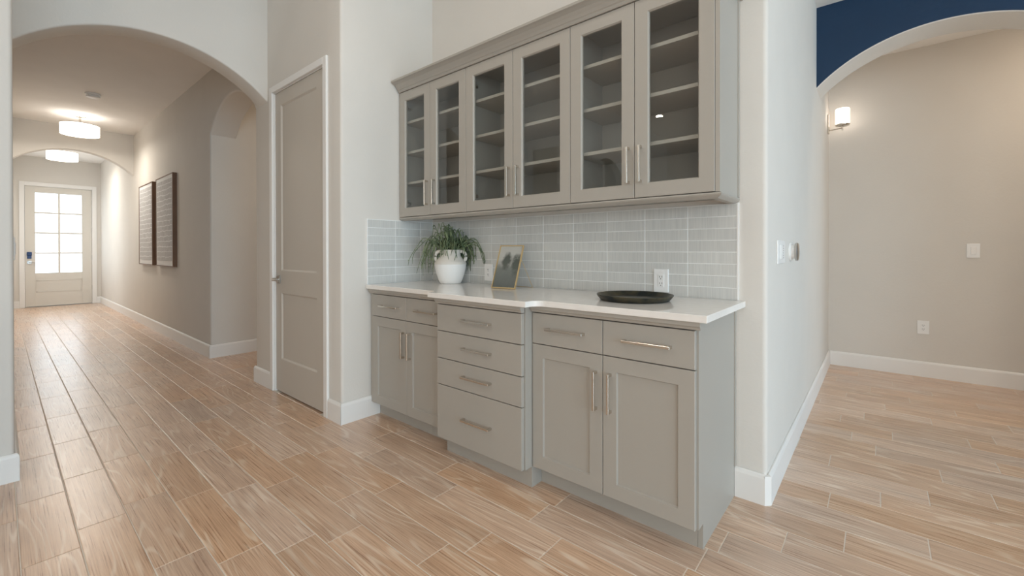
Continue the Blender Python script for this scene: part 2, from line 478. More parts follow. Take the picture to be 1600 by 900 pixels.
def struct(name, b_, mat, label, cat, origin=None, smooth=False):
    return tag(part(name, b_, mat, None, None, smooth, origin), label, cat, None, 'structure')

def arc(c0, c1, zs, zp, n=40):
    """segmental arch from (c0, zs) to (c1, zs) with crown zp"""
    hs_ = (c1-c0)/2; rise = zp-zs
    R_ = (hs_*hs_+rise*rise)/(2*rise); mid = (c0+c1)/2; zc = zp-R_
    th = math.asin(hs_/R_)
    return [(mid+R_*math.sin(-th+2*th*i/n), zc+R_*math.cos(-th+2*th*i/n)) for i in range(n+1)]

# ------------------------------------------------------------------ room shell
XB0, XRET, XR = -2.85, -2.715, -.381     # return wall face, right wall face
YB, YD, YFAR = 2.236, 1.465, 5.408       # cabinet wall, door/hall wall, far wall
XARCH, XFRONT, YHL = -3.92, -13.13, .05
TOP = CEIL

# hall + pantry wall (y = 1.465) with the arched side passage and the door opening
pts = [(XFRONT-.1, 0), (-5.46, 0)] + arc(-5.46, -4.19, 2.395, 2.68) + [(-4.19, 0), (-3.806, 0), (-3.806, 2.452), (-2.921, 2.452), (-2.921, 0), (XRET, 0), (XRET, TOP), (XFRONT-.1, TOP)]
b_ = BM().prism(pts, 1, YD, YD+.245,
    lambda c, d: (abs(c.x-XRET) < 1e-3 and abs(c.y-YD) < 1e-3) or (abs(c.y-YD) < 1e-3 and -5.5 < c.x < -4.15 and 0.01 < c.z < 2.7), .018, 3)
wall_hall = struct('wall_hall', b_, 'wall', 'long cream hallway wall with arched side opening and narrow door', 'wall', smooth=True)
# return wall next to the cabinets
struct('wall_return', BM().box(XB0, XRET, YD+.245, YB+.12, 0, TOP), 'wall', 'short return wall between the narrow door and the cabinets', 'wall')
# cabinet wall
wall_back = struct('wall_back', BM().box(XB0, -.53, YB, YB+.12, 0, TOP), 'wall', 'cream wall behind the cabinets carrying the tiled backsplash', 'wall')
# right wall with bullnose corner
b_ = BM().prism([(-.53, YB), (XR, YB), (XR, YFAR+.12), (-.53, YFAR+.12)], 2, 0, TOP, lambda c, d: abs(c.x-XR) < 1e-3 and abs(c.y-YB) < 1e-3, .022, 4)
struct('wall_right', b_, 'wall', 'white wall with rounded corner running back beside the cabinets', 'wall', smooth=True)
# far wall and the small room behind the blue arch
struct('wall_far', BM().box(XR, 3.2, YFAR, YFAR+.12, 0, TOP), 'wall', 'plain beige far wall seen through the blue arch', 'wall')
struct('wall_alcove', BM().box(3.2, 3.32, 4.25, YFAR+.12, 0, TOP), 'wall', 'side wall of the small room behind the blue arch', 'wall')
struct('ceiling_alcove', BM().box(XR, 3.2, 4.55, YFAR, 2.99, 3.09), 'ceiling', 'low ceiling of the small room behind the blue arch', 'ceiling')
# blue arch
ap = arc(XR, 1.07, 2.445, 2.752)
pts = [(XR, TOP)] + ap + [(1.07, 0), (6.0, 0), (6.0, TOP)]
b_ = BM().prism(pts, 1, 4.25, 4.55, lambda c, d: abs(c.y-4.25) < 1e-3 and XR+.01 < c.x < 1.1 and .01 < c.z < 2.8, .012, 3)
wb = struct('wall_blue', b_, 'wall', 'navy blue arched wall with a cream soffit', 'wall')
wb.data.materials.append(M['blue'])
for f_ in wb.data.polygons:
    if f_.normal.y < -.9: f_.material_index = 1
# first hall arch
pts = [(YHL, TOP)] + arc(YHL, YD, 2.397, 2.695) + [(YD, TOP)]
b_ = BM().prism(pts, 0, XARCH-.21, XARCH, lambda c, d: YHL+.005 < c.y < YD-.005 and c.z < 2.75, .012, 3)
struct('wall_arch', b_, 'wall', 'cream wall with a wide low arch opening into the hallway', 'wall', smooth=True)
# second hall arch
pts = [(YHL, 3.07)] + arc(YHL, YD, 2.397, 2.715) + [(YD, 3.07)]
b_ = BM().prism(pts, 0, -9.64, -9.49, lambda c, d: YHL+.005 < c.y < YD-.005 and c.z < 2.75, .012, 3)
struct('wall_foyer', b_, 'wall', 'second arched wall far down the hallway', 'wall', smooth=True)
# left pier and hall left wall
b_ = BM().prism([(-3.43, -.30), (-3.31, -.30), (-3.31, YHL), (XFRONT-.1, YHL), (XFRONT-.1, -.10), (-3.43, -.10)], 2, 0, TOP,
    lambda c, d: abs(c.x+3.31) < 1e-3 and abs(c.y-YHL) < 1e-3, .018, 4)
struct('wall_left', b_, 'wall', 'cream wall end at the near side of the hallway', 'wall', smooth=True)
# kitchen side of that wall, with the arch that the cabinet glass reflects, and the dim room behind it
b_ = BM().prism([(-5.1, 0), (-3.0, 0)] + arc(-3.0, -1.95, 2.30, 2.62) + [(-1.95, 0), (-.30, 0), (-.30, TOP), (-5.1, TOP)], 0, -3.43, -3.31)
struct('wall_kitchen', b_, 'wall', 'kitchen wall with a dim arched opening reflected in the glass', 'wall')
b_ = BM().box(-5.6, -5.5, -4.0, -.9, 0, 3.1).box(-5.5, -3.43, -4.1, -4.0, 0, 3.1).box(-5.5, -3.43, -.9, -.8, 0, 3.1).box(-5.5, -3.43, -4.0, -.9, 3.0, 3.1)
struct('wall_dim_room', b_, 'wall', 'walls of the dim room behind the kitchen arch', 'wall')
# front wall with the entry door opening
FD0, FD1, FDT = .345, 1.325, 2.47
b_ = BM().prism([(YHL, 0), (FD0-.01, 0), (FD0-.01, FDT+.01), (FD1+.01, FDT+.01), (FD1+.01, 0), (YD, 0), (YD, 3.07), (YHL, 3.07)], 0, XFRONT-.1, XFRONT)
struct('wall_front', b_, 'wall', 'cream end wall of the hallway around the front door', 'wall')
# unseen foyer window added to brighten the hall: frame and glowing panes
b_ = BM().box(-12.15, -12.08, YHL, YHL+.02, .55, 2.25, .003).box(-10.72, -10.65, YHL, YHL+.02, .55, 2.25, .003).box(-12.08, -10.72, YHL, YHL+.02, .55, .62, .003).box(-12.08, -10.72, YHL, YHL+.02, 2.18, 2.25, .003).box(-11.42, -11.38, YHL, YHL+.018, .62, 2.18)
win = struct('added_foyer_window', b_, 'trim', 'added unseen foyer window that brightens the hallway', 'window')
for a_, c_ in ((-12.08, -11.42), (-11.38, -10.72)):
    part('pane', BM().box(a_, c_, YHL+.002, YHL+.008, .62, 2.18), 'fill_pane', win, 'glowing pane added to brighten the hallway')
# ceilings
struct('ceiling_hall', BM().box(XFRONT-.1, XARCH-.21, YHL, YD, 3.07, 3.17), 'ceiling', 'white hallway ceiling', 'ceiling')
struct('ceiling', BM().box(-3.31, 6.0, -5.0, YB, CEIL, CEIL+.1).box(XARCH, -3.31, YHL, YD, CEIL, CEIL+.1).box(-3.31, XRET, YB, YB+.01, CEIL, CEIL+.1), 'ceiling', 'kitchen ceiling', 'ceiling')
struct('ceiling_side', BM().box(XR, 6.0, YB, 4.25, CEIL2, CEIL+.1), 'ceiling', 'lowered ceiling before the blue arch', 'ceiling')
# side passage behind the hall wall
b_ = BM().box(-5.58, -5.46, YD+.245, 4.2, 0, 3.07).box(-4.19, -4.07, YD+.245, 4.2, 0, 3.07).box(-5.58, -4.07, 4.2, 4.32, 0, 3.07).box(-5.58, -4.07, YD+.245, 4.32, 3.07, 3.17)
struct('wall_passage', b_, 'wall', 'walls of the side passage off the hallway', 'wall')
# pantry behind the narrow door
struct('wall_pantry', BM().box(-4.07, XB0, 2.4, 2.5, 0, TOP), 'wall', 'wall closing the pantry behind the narrow door', 'wall')
# rear wall and window wall of the kitchen, with real openings
b_ = BM().prism([(-3.31, 0), (1.2, 0), (1.2, 2.5), (4.0, 2.5), (4.0, 0), (6.12, 0), (6.12, TOP), (-3.31, TOP)], 1, -5.12, -5.0)
struct('wall_rear', b_, 'wall', 'rear kitchen wall with a glazed opening', 'wall')
pts = [(-5.0, 0)]
for yy in (-3.1, -.6, 1.9):
    pts += [(yy-1.2, 0), (yy-1.2, 2.45), (yy+1.2, 2.45), (yy+1.2, 0)]
pts += [(4.25, 0), (4.25, TOP), (-5.0, TOP)]
struct('wall_window', BM().prism(pts, 0, 6.0, 6.12), 'wall', 'window wall with three glazed openings', 'wall')

# ------------------------------------------------------------------ floor: grout bed and porcelain planks
flo = struct('floor', BM().box(-13.3, 6.15, -5.15, 5.55, -.12, -.0012), 'grout', 'wood-look plank tile floor with pale grout', 'floor')
ROW0, RW, PL, GAP = .048, .1561, .61, .0034
offs = {0: -2.98, 1: -2.523, 2: -2.61, 3: -2.463, 4: -1.75, 5: -1.658, 6: -1.898, 7: -1.814, 8: -1.577, 9: -1.7455, 11: -.465, 12: -.281, 13: -.0985, 14: .154,
        15: -.171, 16: .011, 17: .182, 18: .41, 19: .2475, 20: -.0085, 21: .487, 22: .07, 23: .416, 24: -.0715}
def spans(j):
    y = ROW0+RW*(j+.5)
    if y < .05: return [(-3.30, 5.99)] if y > -5 else []
    if y < 1.46: return [(XFRONT+.02, 5.99)]
    if y < 1.76: return [(-5.45, -4.2), (-3.7, -3.0), (-2.71, 5.99)] if y > 1.5 else [(-5.45, 5.99)]
    if y < 2.2: return [(-5.45, -4.2), (-.56, 5.99)]
    if y < 4.19: return [(-5.45, -4.2), (-.375, 5.99)]
    return [(-.375, 3.19)]
planks = []
for j in range(-32, 35):
    y0, y1 = ROW0+RW*j, ROW0+RW*(j+1)
    if y1 > YFAR: y1 = YFAR
    if y1-y0 < .03: continue
    off = offs.get(j, (j*.377) % PL)
    for s0, s1 in spans(j):
        k0 = math.floor((s0-off)/PL)
        xx = off+PL*k0
        while xx < s1:
            a, c = max(xx, s0), min(xx+PL, s1)
            if c-a > .03: planks.append((a+GAP/2, c-GAP/2, y0+GAP/2, y1-GAP/2))
            xx += PL
def proj(x_, y_, z_):
    q = Vector((x_, y_, z_-CAM_H)); d = q.dot(cF)
    if d < .15: return None
    return (800+F_PX*q.dot(cR2)/d, CY-F_PX*q.dot(cU2)/d)
def poly_area(p):
    return abs(sum(p[i][0]*p[(i+1) % len(p)][1]-p[(i+1) % len(p)][0]*p[i][1] for i in range(len(p))))/2
ranked, rest = [], []
for p in planks:
    pr = [proj(p[a], p[c], 0) for a, c in ((0, 2), (1, 2), (1, 3), (0, 3))]
    inside = [q for q in pr if q and -60 < q[0] < 1660 and q[1] < 960]
    hid = p[1] < -4.2 and p[2] > 1.5 and p[2] > 1.9
    if inside and not hid and all(pr): ranked.append((poly_area([(min(max(q[0], 0), 1600), min(max(q[1], 0), 900)) for q in pr]), p))
    elif inside and not hid: ranked.append((5e4, p))
    else: rest.append(p)
ranked.sort(key=lambda t: -t[0])
vis = [p for a, p in ranked if a > 0][:298]
vs_set = set(vis)
rest += [p for a, p in ranked if p not in vs_set]
def plank_bm(b__, x0, x1, y0, y1):
    c = .0025
    def rect(i, z): return [(x0+i, y0+i, z), (x1-i, y0+i, z), (x1-i, y1-i, z), (x0+i, y1-i, z)]
    vl = [[b__.bm.verts.new(q) for q in rect(i, z)] for i, z in ((0, -.010), (0, -.0010), (c*.4, -.0004), (c, 0))]
    for a, d in zip(vl, vl[1:]):
        for k_ in range(4): b__.bm.faces.new((a[k_], a[(k_+1) % 4], d[(k_+1) % 4], d[k_]))
    b__.bm.faces.new(vl[-1])
pm = {}
for p in vis:
    key = (round(p[1]-p[0], 3), round(p[3]-p[2], 3))
    if key not in pm:
        q = BM(); plank_bm(q, -key[0]/2, key[0]/2, -key[1]/2, key[1]/2)
        me = bpy.data.meshes.new('plank'); q.bm.to_mesh(me); q.bm.free(); me.materials.append(M['plank']); pm[key] = me
    o = bpy.data.objects.new('plank', pm[key]); COL.objects.link(o); o.parent = flo
    o.location = ((p[0]+p[1])/2, (p[2]+p[3])/2, 0)
q = BM()
for p in rest: plank_bm(q, *p)
o = part('more_planks', q, 'plank', flo); o['kind'] = 'stuff'

# ------------------------------------------------------------------ baseboards (each run a mitred strip)
BBH, BBT = .138, .015
def bb_run(name, p0, p1, nrm, label, m0=0, m1=0, h_=BBH):
    """strip along p0-p1 with the room on the side of nrm; m0/m1 = mitre lengthening at the ends"""
    p0, p1 = Vector((*p0, 0)), Vector((*p1, 0)); d = (p1-p0).normalized(); n = Vector((*nrm, 0))
    prof = [(0, 0), (BBT, 0), (BBT, h_-.018), (BBT*.72, h_-.006), (BBT*.35, h_), (0, h_)]
    l0 = [p0 + n*a + d*(-m0*a/BBT) + Vector((0, 0, z)) for a, z in prof]
    l1 = [p1 + n*a + d*(m1*a/BBT) + Vector((0, 0, z)) for a, z in prof]
    return struct(name, BM().loops([l0, l1]), 'trim', label, 'baseboard')
g = .001
bb_run('baseboard_hall', (XFRONT, YD-g), (-5.46, YD-g), (0, -1), 'white baseboard along the hallway wall under the pictures', -BBT, BBT)
bb_run('baseboard_passage', (-5.46+g, YD), (-5.46+g, 4.2), (1, 0), 'white baseboard going into the side passage', BBT, 0)
bb_run('baseboard_pier', (-4.19, YD-g), (-3.845, YD-g), (0, -1), 'short white baseboard between side passage and narrow door', BBT, 0)
bb_run('baseboard_corner', (-2.878, YD-g), (XRET, YD-g), (0, -1), 'short white baseboard right of the narrow door', 0, BBT)
bb_run('baseboard_return', (XRET+g, YD), (XRET+g, 1.745), (1, 0), 'white baseboard on the return wall beside the base cabinets', BBT, 0)
bb_run('baseboard_back', (-.512, YB-g), (XR-.010, YB-g), (0, -1), 'short white baseboard right of the base cabinets', 0, .004)
bb_run('baseboard_right', (XR+g, YB+.010), (XR+g, YFAR), (1, 0), 'white baseboard along the right wall towards the blue arch', .004, -BBT)
# chamfered corner piece that follows the rounded wall corner
c0, c1 = (XR-.006, YB-g-BBT), (XR+g+BBT, YB+.006)
b_ = BM().prism([(XR-.022, YB-g), c0, c1, (XR+g, YB+.022), (XR-.02, YB+.02)], 2, 0, BBH-.006)
struct('baseboard_bullnose', b_, 'trim', 'angled white baseboard block at the rounded wall corner', 'baseboard')
bb_run('baseboard_far', (XR+BBT, YFAR-g), (3.2, YFAR-g), (0, -1), 'white baseboard along the beige far wall', 0, 0)
bb_run('baseboard_left', (-3.31+g, -.28), (-3.31+g, YHL), (1, 0), 'white baseboard on the near wall end beside the hallway', 0, BBT)
bb_run('baseboard_hall_left', (XFRONT, YHL+g), (-3.31, YHL+g), (0, 1), 'white baseboard along the hidden side of the hallway', -BBT, BBT)
bb_run('baseboard_front', (XFRONT+g, YHL), (XFRONT+g, FD0-.075), (1, 0), 'short white baseboard left of the front door', 0, 0)
bb_run('baseboard_front', (XFRONT+g, FD1+.075), (XFRONT+g, YD), (1, 0), 'short white baseboard right of the front door', 0, 0)

# ------------------------------------------------------------------ narrow pantry door, jamb and casing
b_ = BM()
cx0, cx1, cx2, cx3, cz0, cz1 = -3.846, -3.794, -2.934, -2.882, 2.438, 2.49
b_.box(cx0, cx1, YD-.018, YD, 0, cz1, .003).box(cx2, cx3, YD-.018, YD, 0, cz1, .003).box(cx1, cx2, YD-.018, YD, cz0, cz1, .003)
b_.box(-3.805, -3.786, YD, YD+.13, 0, 2.452).box(-2.942, -2.922, YD, YD+.13, 0, 2.452).box(-3.786, -2.942, YD, YD+.13, 2.433, 2.452)
b_.box(-3.786, -3.774, YD+.046, YD+.06, 0, 2.433).box(-2.954, -2.942, YD+.046, YD+.06, 0, 2.433).box(-3.774, -2.954, YD+.046, YD+.06, 2.421, 2.433)
struct('trim_1', b_, 'trim', 'white casing around the narrow two-panel door', 'door trim')
def panel_door(b__, x0, x1, y, z0, z1, t, panels, depth=.010, slope=.012):
    """door leaf in the xz plane, front at y facing -y, with sunk panels [(x0,x1,z0,z1)] stacked in z"""
    # stiles and rails as a grid of faces around the panels
    xs = [x0, panels[0][0], panels[0][1], x1]
    zs = [z0]
    for p in panels: zs += [p[2], p[3]]
    zs.append(z1)
    vg = {}
    def V(x_, y_, z_):
        key = (round(x_, 5), round(y_, 5), round(z_, 5))
        if key not in vg: vg[key] = b__.bm.verts.new((x_, y_, z_))
        return vg[key]
    for i in range(3):
        for j in range(len(zs)-1):
            a, c, d, e_ = xs[i], xs[i+1], zs[j], zs[j+1]
            if i == 1 and j % 2 == 1:
                s = slope
                o_ = [(a, y, d), (c, y, d), (c, y, e_), (a, y, e_)]
                n_ = [(a+s, y+depth, d+s), (c-s, y+depth, d+s), (c-s, y+depth, e_-s), (a+s, y+depth, e_-s)]
                O, I_ = [V(*q) for q in o_], [V(*q) for q in n_]
                for k_ in range(4): b__.bm.faces.new((O[k_], O[(k_+1) % 4], I_[(k_+1) % 4], I_[k_]))
                b__.bm.faces.new(I_)
            else:
                b__.bm.faces.new((V(a, y, d), V(c, y, d), V(c, y, e_), V(a, y, e_)))
    B0 = [V(x0, y+t, z0), V(x1, y+t, z0), V(x1, y+t, z1), V(x0, y+t, z1)]
    b__.bm.faces.new(B0[::-1])
    # edges
    b__.bm.faces.new([V(x_, y, z0) for x_ in xs] + [B0[1], B0[0]])
    b__.bm.faces.new([V(x_, y, z1) for x_ in xs] + [B0[2], B0[3]])
    b__.bm.faces.new([V(x0, y, z_) for z_ in zs] + [B0[3], B0[0]])
    b__.bm.faces.new([V(x1, y, z_) for z_ in zs] + [B0[2], B0[1]])
    bmesh.ops.recalc_face_normals(b__.bm, faces=b__.bm.faces[:])
d1 = BM(); panel_door(d1, -3.783, -2.945, YD+.008, .012, 2.430, .036, [(-3.68, -3.075, .275, .81), (-3.68, -3.075, .99, 2.325)])
door1 = struct('door_1', d1, 'door', 'narrow greige two-panel door with lever handle beside the cabinets', 'door')
for hz in (2.22, 1.60, .945, .31):
    part('hinge', BM().lathe([(.007, -.05), (.007, .05)], (-2.941, YD+.002, hz), 10).box(-2.953, -2.935, YD+.0055, YD+.009, hz-.05, hz+.05), 'steel', door1, 'satin steel hinge')
b_ = BM().box(-3.755, -3.69, YD-.002, YD+.008, .885, .95, .002).lathe([(.014, 0), (.012, -.045)], (-3.722, YD-.002, .918), 12, 1)
b_.tube([(-3.722, YD-.045, .918), (-3.69, YD-.048, .918), (-3.645, YD-.05, .916), (-3.60, YD-.047, .913)], [.010, .009, .008, .007], 8)
part('lever_handle', b_, 'steel', door1, 'satin steel lever handle on a square plate', True)

# ------------------------------------------------------------------ front door with eight panes
XD = XFRONT-.045
b_ = BM()
st = [(FD0, .487), (1.172, FD1)]
b_.box(XD-.02, XD+.025, FD0+.003, .487, .012, FDT-.003, .002).box(XD-.02, XD+.025, 1.172, FD1-.003, .012, FDT-.003, .002)
b_.box(XD-.02, XD+.025, .487, 1.172, 2.345, FDT-.003).box(XD-.02, XD+.025, .487, 1.172, .012, .690)
b_.box(XD+.025, XD+.032, .50, 1.165, .30, .312).box(XD+.025, XD+.032, .50, 1.165, .532, .544).box(XD+.025, XD+.032, .50, .512, .30, .544).box(XD+.025, XD+.032, 1.153, 1.165, .30, .544)
door2 = struct('door_2', b_, 'fdoor', 'greige front door with eight bright glass panes at the hallway end', 'door')
zr = [.690+(2.345-.690)*i/4 for i in range(5)]
for i in range(4):
    for ya, yb_ in ((.487, .829), (.829, 1.172)):
        part('pane', BM().box(XD-.004, XD+.002, ya+.004, yb_-.004, zr[i]+.004, zr[i+1]-.004), 'daypane', door2, 'glowing pane added to brighten the hallway')
part('muntin', BM().box(XD-.012, XD+.014,  .813, .846, .690, 2.345), 'fdoor', door2)
for i in (1, 2, 3): part('muntin', BM().box(XD-.012, XD+.0135, .487, 1.172, zr[i]-.016, zr[i]+.016), 'fdoor', door2)
part('deadbolt_keypad', BM().box(XD+.025, XD+.05, .372, .442, 1.05, 1.125, .006).box(XD+.025, XD+.042, .377, .437, .99, 1.05, .004), 'keypad_blue', door2, 'dark blue keypad deadbolt')
b_ = BM().box(XD+.025, XD+.035, .375, .44, .885, .945, .002).tube([(XD+.03, .408, .915), (XD+.075, .408, .915), (XD+.08, .45, .915), (XD+.078, .53, .913)], .009, 8)
part('lever_handle', b_, 'steel', door2, 'satin steel lever handle', True)
for hz in (2.2, 1.6, 1.0, .35): part('hinge', BM().lathe([(.008, -.05), (.008, .05)], (XD+.030, FD1+.002, hz), 8), 'steel', door2, 'steel hinge')
b_ = BM().box(XFRONT, XFRONT+.018, FD0-.075, FD0-.005, 0, FDT+.08, .003).box(XFRONT, XFRONT+.018, FD1+.005, FD1+.075, 0, FDT+.08, .003).box(XFRONT, XFRONT+.018, FD0-.005, FD1+.005, FDT+.008, FDT+.08, .003)
b_.box(XFRONT-.1, XFRONT, FD0-.010, FD0, 0, FDT+.01).box(XFRONT-.1, XFRONT, FD1, FD1+.010, 0, FDT+.01).box(XFRONT-.1, XFRONT, FD0, FD1, FDT, FDT+.01)
struct('trim_2', b_, 'trim', 'white casing around the front door', 'door trim')

# ------------------------------------------------------------------ backsplash tiles
TW, TH, G = .2233, .0566, .0034
YT, XT = 2.228, -2.706
part('grout_bed', BM().box(XT, -.504, YT+.0009, YB, .9165, 1.372), 'grout_white', wall_back)
ret = bpy.data.objects['wall_return']
part('grout_bed', BM().box(XRET, XT-.0009, 1.654, YT+.002, .9165, 1.372), 'grout_white', ret)
part('tile_edge_trim', BM().box(XRET, XT+.001, 1.648, 1.654, .9165, 1.374), 'white_plastic', ret, 'white metal edge strip of the tiles')
part('tile_edge_trim', BM().box(-.504, -.497, YT-.001, YB, .9165, 1.374), 'white_plastic', wall_back, 'white metal edge strip of the tiles')
tm = {}
def tile(x0, x1, y0, y1, z0, z1, par):
    """one flat tile, sharing mesh data with alike tiles"""
    key = (round(x1-x0, 4), round(y1-y0, 4), round(z1-z0, 4))
    if key not in tm:
        q_ = BM().box(-key[0]/2, key[0]/2, -key[1]/2, key[1]/2, -key[2]/2, key[2]/2, .0008)
        me_ = bpy.data.meshes.new('tile'); q_.bm.to_mesh(me_); q_.bm.free(); me_.materials.append(M['tile']); tm[key] = me_
    o_ = bpy.data.objects.new('tile', tm[key]); COL.objects.link(o_); o_.parent = par
    o_.location = Vector(((x0+x1)/2, (y0+y1)/2, (z0+z1)/2)) - wloc(par)
cols = [-.504-TW*i for i in range(10)] + [XT]
rows = [.9165+TH*i for i in range(9)] 
for i in range(len(cols)-1):
    for j in range(len(rows)-1):
        tile(cols[i+1]+G/2, cols[i]-G/2, YT, YT+.0065, rows[j]+G/2, rows[j+1]-G/2, wall_back)
    # the cut course below the wall cabinets is a thin sliver
ycols = [1.654, 1.881, 2.108, YT]
for i in range(3):
    for j in range(len(rows)-1):
        tile(XT-.0065, XT, ycols[i]+G/2, ycols[i+1]-G/2, rows[j]+G/2, rows[j+1]-G/2, ret)

# ------------------------------------------------------------------ cabinets
def shaker(x0, x1, z0, z1, y, w=.062, t=.020, glass=False, depth=.009):
    """framed door, front at y facing -y; sunk panel or open frame"""
    def rect(i, y_): return [(x0+i, y_, z0+i), (x1-i, y_, z0+i), (x1-i, y_, z1-i), (x0+i, y_, z1-i)]
    if glass:
        return BM().loops([rect(0, y+t), rect(0, y+.0015), rect(.0015, y), rect(w, y), rect(w+.005, y+.008), rect(w+.005, y+t)], ring=True)
    return BM().loops([rect(0, y+t), rect(0, y+.0015), rect(.0015, y), rect(w, y), rect(w+.004, y+depth)])
def slab(x0, x1, z0, z1, y, t=.020):
    def rect(i, y_): return [(x0+i, y_, z0+i), (x1-i, y_, z0+i), (x1-i, y_, z1-i), (x0+i, y_, z1-i)]
    return BM().loops([rect(0, y+t), rect(0, y+.0015), rect(.0015, y)])
HP = .032
def pull(xc, zc, y, L, vert=False, s=.0055):
    """square bar pull standing off the face at y"""
    b__ = BM()
    if vert:
        b__.box(xc-s, xc+s, y-HP, y-HP+.009, zc-L/2, zc+L/2, .001)
        for q_ in (-1, 1): b__.box(xc-s, xc+s, y-HP+.009, y, zc+q_*(L/2-.006)-.006, zc+q_*(L/2-.006)+.006)
    else:
        b__.box(xc-L/2, xc+L/2, y-HP, y-HP+.009, zc-s, zc+s, .001)
        for q_ in (-1, 1): b__.box(xc+q_*(L/2-.006)-.006, xc+q_*(L/2-.006)+.006, y-HP+.009, y, zc-s, zc+s)
    return b__
def drawer(root, x0, x1, z0, z1, y, hx, hz, L=.20):
    d_ = part('drawer', slab(x0, x1, z0, z1, y), 'cab', root)
    part('handle', pull(hx, hz, y, L), 'nickel', d_, 'brushed nickel bar pull')
def cdoor(root, x0, x1, z0, z1, y, hx, hz, L=.168):
    d_ = part('door', shaker(x0, x1, z0, z1, y), 'cab', root)
    part('handle', pull(hx, hz, y, L, True), 'nickel', d_, 'brushed nickel bar pull')
YS, YM, YTS, YTM = 1.672, 1.599, 1.746, 1.669       # door faces and toe kicks, side and middle units
ZB, ZT = .102, .851
gap = .002
def trim_rail(x0, x1, y, e0=False, e1=False):
    """small moulding under the worktop"""
    pr_ = [(y-.020, .888), (y-.020, .872), (y-.014, .866), (y-.010, .857), (y+.012, .857), (y+.012, .888)]
    return BM().prism(pr_, 0, x0, x1)
# left unit
r_ = thing('base_cabinet', 'two-drawer two-door greige base cabinet against the return wall', 'cabinet', (-2.30, 1.96, 0))
part('body', BM().box(-2.697, -1.906, YS+.06, YB-.002, ZB-.002, .888).box(-2.697, -2.679, YS+.022, YS+.06, ZB-.002, .888).box(-1.924, -1.906, YS+.022, YS+.06, ZB-.002, .888).box(-2.679, -1.924, YS+.022, YS+.06, ZB-.002, ZB+.014).box(-2.697, -2.677, YS+.004, YS+.022, ZB, .857), 'cab', r_)
part('toe_kick', BM().box(-2.697, -1.906, YTS, YTS+.016, 0, ZB-.002), 'cab', r_)
part('top_rail', trim_rail(-2.697, -1.906, YS), 'cab', r_)
drawer(r_, -2.6754, -2.2945, .7045, ZT, YS, -2.465, .779); drawer(r_, -2.2915, -1.908, .7045, ZT, YS, -2.082, .779)
cdoor(r_, -2.6754, -2.2945, ZB, .7005, YS, -2.315, .547); cdoor(r_, -2.2915, -1.908, ZB, .7005, YS, -2.250, .547)
# middle unit
r_ = thing('base_cabinet', 'bumped-out four-drawer greige base cabinet between the two door cabinets', 'cabinet', (-1.60, 1.92, 0))
part('body', BM().box(-1.904, -1.286, YM+.06, YB-.002, ZB-.002, .888).box(-1.904, -1.886, YM+.022, YM+.06, ZB-.002, .888).box(-1.304, -1.286, YM+.022, YM+.06, ZB-.002, .888).box(-1.886, -1.304, YM+.022, YM+.06, ZB-.002, ZB+.014), 'cab', r_)
part('toe_kick', BM().box(-1.900, -1.2835, YTM, YTS+.016, 0, ZB-.002), 'cab', r_)
part('top_rail', trim_rail(-1.904, -1.2835, YM), 'cab', r_)
for z0, z1, hz in ((.7045, ZT, .780), (.5525, .7005, .630), (.4045, .5485, .480), (ZB, .4005, .253)):
    drawer(r_, -1.9036, -1.2919, z0, z1, YM, -1.5865, hz, .204)
# right unit
r_ = thing('base_cabinet', 'two-drawer two-door greige base cabinet with exposed end panel', 'cabinet', (-.90, 1.96, 0))
part('body', BM().box(-1.283, -.533, YS+.06, YB-.002, ZB-.002, .888).box(-1.283, -1.265, YS+.022, YS+.06, ZB-.002, .888).box(-1.265, -.533, YS+.022, YS+.06, ZB-.002, ZB+.014), 'cab', r_)
part('toe_kick', BM().box(-1.2825, -.533, YTS, YTS+.016, 0, ZB-.002), 'cab', r_)
part('top_rail', trim_rail(-1.2825, -.497, YS), 'cab', r_)
part('end_panel', BM().prism([(YS+.022, .888), (YS+.022, ZB-.004), (YTS, ZB-.004), (YTS, 0), (YB-.002, 0), (YB-.002, .888)], 0, -.532, -.513), 'cab', r_)
part('scribe_strip', BM().box(-.513, -.508, YB-.022, YB-.003, .14, .888), 'cab', r_)
drawer(r_, -1.2823, -.9045, .7045, ZT, YS, -1.090, .781); drawer(r_, -.9015, -.5205, .7045, ZT, YS, -.705, .779)
cdoor(r_, -1.2823, -.9045, ZB, .7005, YS, -.934, .547); cdoor(r_, -.9015, -.5205, ZB, .7005, YS, -.866, .547)

# worktop with the bumped-out middle
yc, yb2 = 1.640, 1.562
xl, xr_ = -1.945, -1.2385
out = [(-2.7045, YT-.0005), (-2.7045, yc)]
fr_ = .055
for i in range(9):      # concave fillet, left
    a = math.pi/2*i/8
    out.append((xl-fr_+fr_*math.sin(a), yc-fr_+fr_*math.cos(a)) if False else (xl-fr_+fr_*math.sin(a), yc-(fr_-fr_*math.cos(a))))
out += [(xl, yb2), (xr_, yb2)]
for i in range(9):      # concave fillet, right
    a = math.pi/2*(1-i/8)
    out.append((xr_+fr_-fr_*math.sin(a), yc-(fr_-fr_*math.cos(a))))
out += [(-.468, yc), (-.468, YT-.0005)]
b_ = BM().prism(out, 2, .8885, .916, lambda c, d: True, .0018, 1)
tag(part('countertop', b_, 'quartz'), 'white quartz worktop with bumped-out middle over the base cabinets', 'countertop')

